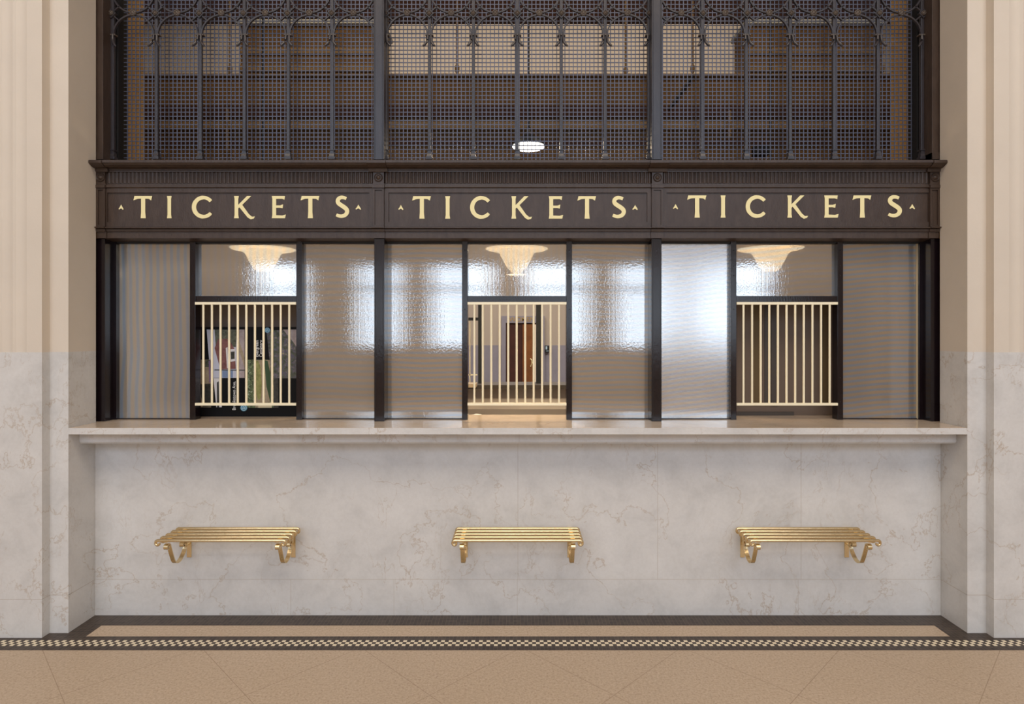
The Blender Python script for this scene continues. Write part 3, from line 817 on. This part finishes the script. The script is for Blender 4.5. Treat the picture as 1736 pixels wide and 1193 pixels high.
# rear window posts, sill
sl = MB().box(-4.2, 4.2, OD-.18, OD+.22, 1.06, 1.096).build('rear_window_sill', M['far_sill'])
tag(sl, 'dark sill along the low rear partition seen through the middle ticket window', 'sill')
for k_, (p0, p1, lb) in enumerate(((810.2, 815.6, 'thin black post left of the women room door, seen through the bars'), (909.2, 917.2, 'thick black post right of the women room door, seen through the bars'))):
    o = MB().box(X(p0, OD), X(p1, OD), OD+.02, OD+.08, 1.096, 2.26).build('rear_window_post', M['far_post']); tag(o, lb, 'post', 'posts of the rear window')
o = MB().box(X(740, OD), X(810.2, OD), OD+.03, OD+.07, Z(543, OD), Z(538, OD)).build('rear_window_rail', M['far_post']); tag(o, 'black horizontal rail of the rear window left of its thin post', 'rail')
o = MB()
o.box(X(760, 6.1), X(809, 6.1), 6.12, 6.135, Z(636.5, 6.1), Z(634.5, 6.1)).box(X(795.5, 6.1), X(797, 6.1), 6.12, 6.135, Z(634.5, 6.1), Z(544, 6.1)).box(X(765, 6.1), X(767, 6.1), 6.12, 6.135, 1.096, Z(544, 6.1)).box(X(795.5, 6.1), X(797, 6.1), 6.12, 6.135, 1.096, Z(634, 6.1))
tag(o.build('rear_brass_bars', M['brassbar']), 'thin pale brass bars in the rear window at the left of the middle opening', 'grille')
o = MB().box(X(762, 5.9), X(809, 5.9), 5.72, 5.90, Z(654, 5.9), Z(648, 5.9)).build('rear_ledge', M['tan_card']); tag(o, 'small pale ledge projecting left of the thin black rear post', 'ledge')
# phone on the far wall
ph = thing('wall_phone', (X(927, FD), FD-.02, Z(591, FD)), 'small black wall box with a pale light beside the far door', 'phone')
MB().box(X(923.6, FD), X(931, FD), FD-.10, FD-.012, Z(597, FD), Z(585.5, FD), .01).build('case', M['far_post'], ph)
MB().box(X(924.6, FD), X(927.4, FD), FD-.11, FD-.10, Z(592, FD), Z(586.6, FD)).build('handset', M['badge_ring'], ph)
MB().box(X(925.5, FD), X(930, FD), FD-.11, FD-.10, Z(595, FD), Z(594, FD)).build('key_panel', M['badge_ring'], ph)
# desk ledge right behind the counter
dk = MB().box(-2.35, 2.35, 3.770, 4.25, 1.02, 1.070).build('office_desk', M['far_sill']); tag(dk, 'dark brown desk ledge directly behind the marble counter top', 'desk')
pp = MB(); 
rr_ = random.Random(3); ring = []
pw = [(P(798+i*2.1, 0, 3.83).x, 3.83+rr_.uniform(-.02, .02)) for i in range(11)]
pp.lathe([(.012, 0), (.034, .006), (.030, .013), (.015, .017), (.004, .015)], (X(808, 3.84), 3.84, 1.0702), 'Z', 11)
for v_ in pp.bm.verts: v_.co += Vector((rr_.uniform(-.006, .006), rr_.uniform(-.006, .006), rr_.uniform(0, .004)))
tag(pp.build('crumpled_paper', M['white']), 'crumpled white paper lying at the back edge of the middle counter opening', 'paper')

# lamps in the office
def pendant(x, D, z, r, label, em, top, rodz, bowl=True):
    root = thing('pendant_lamp', (x, D, z), label, 'lamp', 'pendant lamps in the ticket office')
    MB().lathe([(r, 0), (r*.98, .02), (r*.72, .055), (r*.35, .085), (r*.16, .12), (.02, .15), (.004, .152)], (x, D, z), 'Z', 32).build('lamp_shade', M['far_post'], root, smooth=True)
    MB().lathe([(r*.96, -.004), (r*.90, -.010), (r*.3, -.014), (.002, -.014)], (x, D, z), 'Z', 32).build('diffuser', em, root, smooth=True)
    MB().tube([(x, D, z+.15), (x, D, rodz)], .009, 8).build('rod', M['far_post'], root)
    if bowl: MB().lathe([(r*.66, -.013), (r*.52, -.04), (r*.42, -.09), (r*.30, -.14), (r*.14, -.175), (.003, -.185)], (x, D, z), 'Z', 24).build('glass_bowl', em, root, smooth=True)
    return root
pendant(X(896, 5.0), 5.0, Z(248, 5.0), .138, 'small pendant lamp with a bright disc seen through the wire mesh above the middle sign', M['lampglow2'], 0, 4.6, False)
for px, lb in ((446, 'warm pendant lamp glowing behind the top pane of the left ticket window'), (876, 'warm pendant lamp glowing behind the top pane of the middle ticket window'), (1306, 'warm pendant lamp glowing behind the top pane of the right ticket window')):
    pendant(X(px, 4.4), 4.4, Z(421, 4.4), .235, lb, M['lampglow'], 0, 4.6)
def lamp_light(loc, e, col=(1, .76, .50), r=.2):
    l = bpy.data.lights.new('office_bulb', 'AREA'); l.shape = 'DISK'; l.energy = e; l.color = col; l.size = r*2
    o = bpy.data.objects.new('office_bulb', l); C.objects.link(o); o.location = loc
for px in (446, 876, 1306): lamp_light((X(px, 4.4), 4.4, Z(421, 4.4)-.19), 13, r=.07)
lamp_light((X(896, 5.0), 5.0, Z(248, 5.0)-.016), 5, r=.12)
for x_ in (-2.2, 2.2):
    l = bpy.data.lights.new('office_fill_light', 'POINT'); l.energy = 85; l.color = (1, .78, .52); l.shadow_soft_size = .5  # added fill lights above the view, brightening the brown header
    o = bpy.data.objects.new('office_fill_light', l); C.objects.link(o); o.location = (x_, 4.7, 6.4)
# tall rods with finials against the tan wall
for px, yb_, lb in ((390, 128, 'thin tan hanging rod seen through the left grille'), (775, 126, 'thin tan hanging rod seen through the left part of the middle grille'),
                    (1061, 130, 'thin tan hanging rod seen through the right part of the middle grille'), (1174, 126, 'thin tan hanging rod seen through the right grille near the pillar')):
    D = 7.6; zb = Z(yb_, D); mb = MB().tube([(X(px, D), D, zb+.05), (X(px, D), D, 6.3)], .016, 8)
    mb.lathe([(.004, 0), (.02, .02), (.03, .06), (.03, .10), (.016, .12)], (X(px, D), D, zb), 'Z', 10)
    tag(mb.build('hanging_rod', M['office_trim'], smooth=True), lb, 'rod', 'hanging rods in the office')
mb = MB().tube([P(1176, 127, 6.085), P(1134, 186, 6.085)], .018, 6)
tag(mb.build('diagonal_brace', M['black']), 'black diagonal brace on the brown header seen through the right grille', 'brace')
mb = MB().tube([P(1237, 188, 5.95), P(1237, 232, 5.95)], .016, 8)
tag(mb.build('wall_conduit', M['office_trim']), 'short tan vertical conduit on the brown header behind the right grille', 'pipe')
mb = MB().tube([P(385, 185, 5.95), P(385, 258, 5.95)], .014, 8)
tag(mb.build('wall_conduit', M['office_trim']), 'long tan vertical conduit on the brown header behind the left grille', 'pipe')
mb = MB().box(X(1280, 5.9), X(1304, 5.9), 5.9, 5.99, Z(262, 5.9), Z(246, 5.9), .005)
tag(mb.build('wall_speaker', M['black']), 'small black box on the brown header behind the right grille', 'speaker')

# ------------------------------------------------------------------ display board in the left opening
BD = 3.68
bd = thing('display_board', (X(416, BD), BD, ZT), 'black poster board with photographs and sideways captions behind the left brass bars', 'board')
MB().box(X(322, BD), X(512, BD), BD, BD+.012, ZT+.0008, Z(554.2, BD)).build('panel', M['board_black'], bd)
def photo(name, poly, m, d=.0012):
    mb = MB(); pts = [P(x, y, BD) for x, y in poly]
    mb.prism([(p.x, p.z) for p in pts], 'Y', BD-d, BD+.0002)
    return mb.build(name, m, bd)
def rect(a, b, c_, d): return [(a, b), (c_, b), (c_, d), (a, d)]
def noisemat(name, stops, scale, dist=.5, det=5):
    m, nt, b = mat(name); n = noise(nt, objc(nt), scale, det, .65, dist); nt.links.new(ramp(nt, n, stops), b.inputs['Base Color']); b.inputs['Roughness'].default_value = .5; return m
foliage = noisemat('print_foliage', [(.30, (.02, .03, .02, 1)), (.42, (.06, .07, .05, 1)), (.50, (.10, .11, .08, 1)), (.57, (.09, .07, .16, 1)), (.70, (.38, .36, .16, 1))], 55)
garden = noisemat('print_garden', [(.35, (.015, .02, .015, 1)), (.48, (.08, .11, .05, 1)), (.58, (.16, .22, .10, 1)), (.68, (.55, .58, .60, 1))], 75)
brick = noisemat('print_brick', [(.3, (.14, .045, .045, 1)), (.7, (.26, .11, .10, 1))], 60)
road = noisemat('print_road', [(.3, (.30, .24, .24, 1)), (.7, (.46, .39, .40, 1))], 30)
tanp = noisemat('print_tan', [(.3, (.26, .20, .13, 1)), (.7, (.42, .34, .24, 1))], 40)
darkp = noisemat('print_dark', [(.3, (.012, .014, .012, 1)), (.7, (.06, .055, .045, 1))], 70)
skyp = simple('print_sky', (.55, .57, .68, 1), .5); treep = noisemat('print_tree', [(.3, (.02, .025, .015, 1)), (.7, (.16, .17, .12, 1))], 70)
lawn = noisemat('print_lawn', [(.3, (.17, .18, .05, 1)), (.7, (.36, .36, .13, 1))], 60)
bluep = simple('print_blue', (.18, .25, .42, 1), .5); purple = simple('print_purple', (.24, .15, .30, 1), .5); greenp = simple('print_green', (.035, .075, .03, 1), .5)
creamp = simple('print_cream', (.60, .53, .36, 1), .5); whitep = simple('print_white', (.70, .68, .70, 1), .5)
photo('house_photograph', [(350.5, 558.5), (414.8, 558.5), (414.8, 640.5), (357, 640.5)], skyp)
photo('photo_detail', [(364, 558.5), (402, 558.5), (400, 588), (366, 588)], treep, .0016)
photo('photo_detail', [(364, 590), (370, 574), (388, 574), (398, 592), (400, 625), (374, 626)], brick, .002)
photo('photo_detail', [(383, 590), (386, 588), (388, 624), (385, 624)], whitep, .0024)
photo('photo_detail', [(390, 592), (399, 591), (399, 612), (391, 613)], whitep, .0024)
photo('photo_detail', [(391.5, 596), (398, 595.5), (398, 608), (392, 609)], darkp, .0027)
photo('photo_detail', [(401, 558.5), (414.8, 558.5), (414.8, 640.5), (405, 640.5), (402, 600)], road, .0016)
photo('photo_detail', [(401, 570), (404, 571), (414.8, 606), (414.8, 622), (406, 596)], tanp, .002)
photo('photo_detail', [(364, 626), (414.8, 626.5), (414.8, 628), (364, 627.5)], darkp, .0027)
photo('photo_detail', [(377, 628), (395, 628), (395, 640), (377, 640)], bluep, .002)
photo('street_photograph', rect(337, 609.5, 358, 690), tanp)
photo('photo_detail', [(338, 651), (358, 650), (358, 689), (344, 689)], darkp, .0016)
photo('photo_detail', rect(348, 610, 356, 622), treep, .0016)
photo('photo_detail', [(354, 612), (356.5, 611), (357.5, 648), (355, 648)], purple, .002)
photo('photo_detail', [(362, 641), (376, 641), (376, 690), (367, 690)], whitep, .0016)
photo('photo_detail', [(368, 648), (371, 646), (372, 690), (368, 690)], darkp, .002)
photo('garden_photograph', [(418, 609.5), (455, 609.5), (460, 642), (470, 642), (470, 691), (418, 691)], garden)
photo('photo_detail', rect(433, 610, 458, 690.5), tanp, .0016)
photo('photo_detail', [(434, 612), (438, 611), (442, 622), (444, 650), (442.5, 674), (438, 679), (435, 668), (434, 640)], lawn, .002)
photo('photo_detail', [(448, 610), (454, 612), (460, 640), (463, 668), (463, 688), (458, 680), (452, 655)], greenp, .002)
photo('photo_detail', rect(438, 684, 461, 691), creamp, .0024)
photo('cemetery_photograph', [(452, 560), (503, 558.5), (503, 641), (460, 641)], foliage, .0014)
photo('photo_detail', [(480, 558.5), (503, 558.5), (503, 588), (496, 578)], road, .0016)
photo('photo_detail', rect(464, 641, 472, 691), darkp, .0016)
for px, py, r_ in ((453.6, 559.5, 4.6), (413.6, 691, 5.8)):
    c0 = P(px, py, BD); rw = r_*BD/F
    mb = MB().lathe([(rw, 0), (rw, -.003)], (c0.x, c0.y, c0.z), 'Y', 28); bg = mb.build('badge', M['badge'], bd)
    mb = MB(); n_ = 24
    for k in range(n_):
        a0, a1 = 2*PI*k/n_, 2*PI*(k+1)/n_
        mb.prism([(c0.x+rw*q*math.cos(a), c0.z+rw*q*math.sin(a)) for q, a in ((.80, a0), (.80, a1), (.68, a1), (.68, a0))], 'Y', c0.y-.0036, c0.y-.003)
    tri = [(c0.x+rw*.45*math.cos(a), c0.z+rw*.45*math.sin(a)) for a in (PI/2, PI/2+2.1, PI/2+4.2)]
    for a, b_ in zip(tri, tri[1:]+tri[:1]):
        mb.tube([(a[0], c0.y-.0034, a[1]), (b_[0], c0.y-.0034, b_[1])], rw*.07, 5)
    mb.build('badge_emblem', M['badge_ring'], bg)
text('Brookstown Ave.', 8.1*BD/F, (X(397.5, BD), BD-.0035, Z(670.5, BD)), (0, PI/2), M['white'], 'caption', bd, .86, .0006)
text('Evergreen', 8.1*BD/F, (X(436, BD), BD-.0035, Z(605, BD)), (0, PI/2), M['white'], 'caption', bd, .86, .0006, 'LEFT')
text('Cemetery', 8.1*BD/F, (X(443, BD), BD-.0035, Z(605, BD)), (0, PI/2), M['white'], 'caption', bd, .86, .0006, 'LEFT')
# brown boards closing the left and right openings
o = MB().box(X(318, 3.74), X(516, 3.74), 3.735, 3.75, ZT+.001, 1.98).build('backing_board', M['brown_board']); tag(o, 'plain brown board standing behind the black poster board at the left ticket window', 'board', 'brown boards behind the counter')
bb = thing('backing_board', (X(1334, 3.72), 3.73, ZT), 'brown panelled board standing behind the brass bars of the right ticket window', 'board', 'brown boards behind the counter')
MB().box(X(1230, 3.72), X(1436, 3.72), 3.738, 3.752, ZT+.0008, 1.98).build('panel', M['brown_board'], bb)
olive = simple('olive_brown_board', (.120, .080, .035, 1), .8)
t = MB(); t.box(X(1273, 3.735), X(1291, 3.735), 3.734, 3.738, ZT+.06, 1.98).box(X(1391, 3.735), X(1404, 3.735), 3.734, 3.738, ZT+.06, 1.98); t.build('olive_strip', olive, bb)
t = MB(); t.box(X(1296, 3.735), X(1303, 3.735), 3.734, 3.738, ZT+.06, 1.98).box(X(1307, 3.735), X(1318, 3.735), 3.730, 3.738, ZT+.06, 1.98).box(X(1245, 3.735), X(1345, 3.735), 3.725, 3.738, ZT+.0008, ZT+.022); t.build('dark_strip', M['far_sill'], bb)
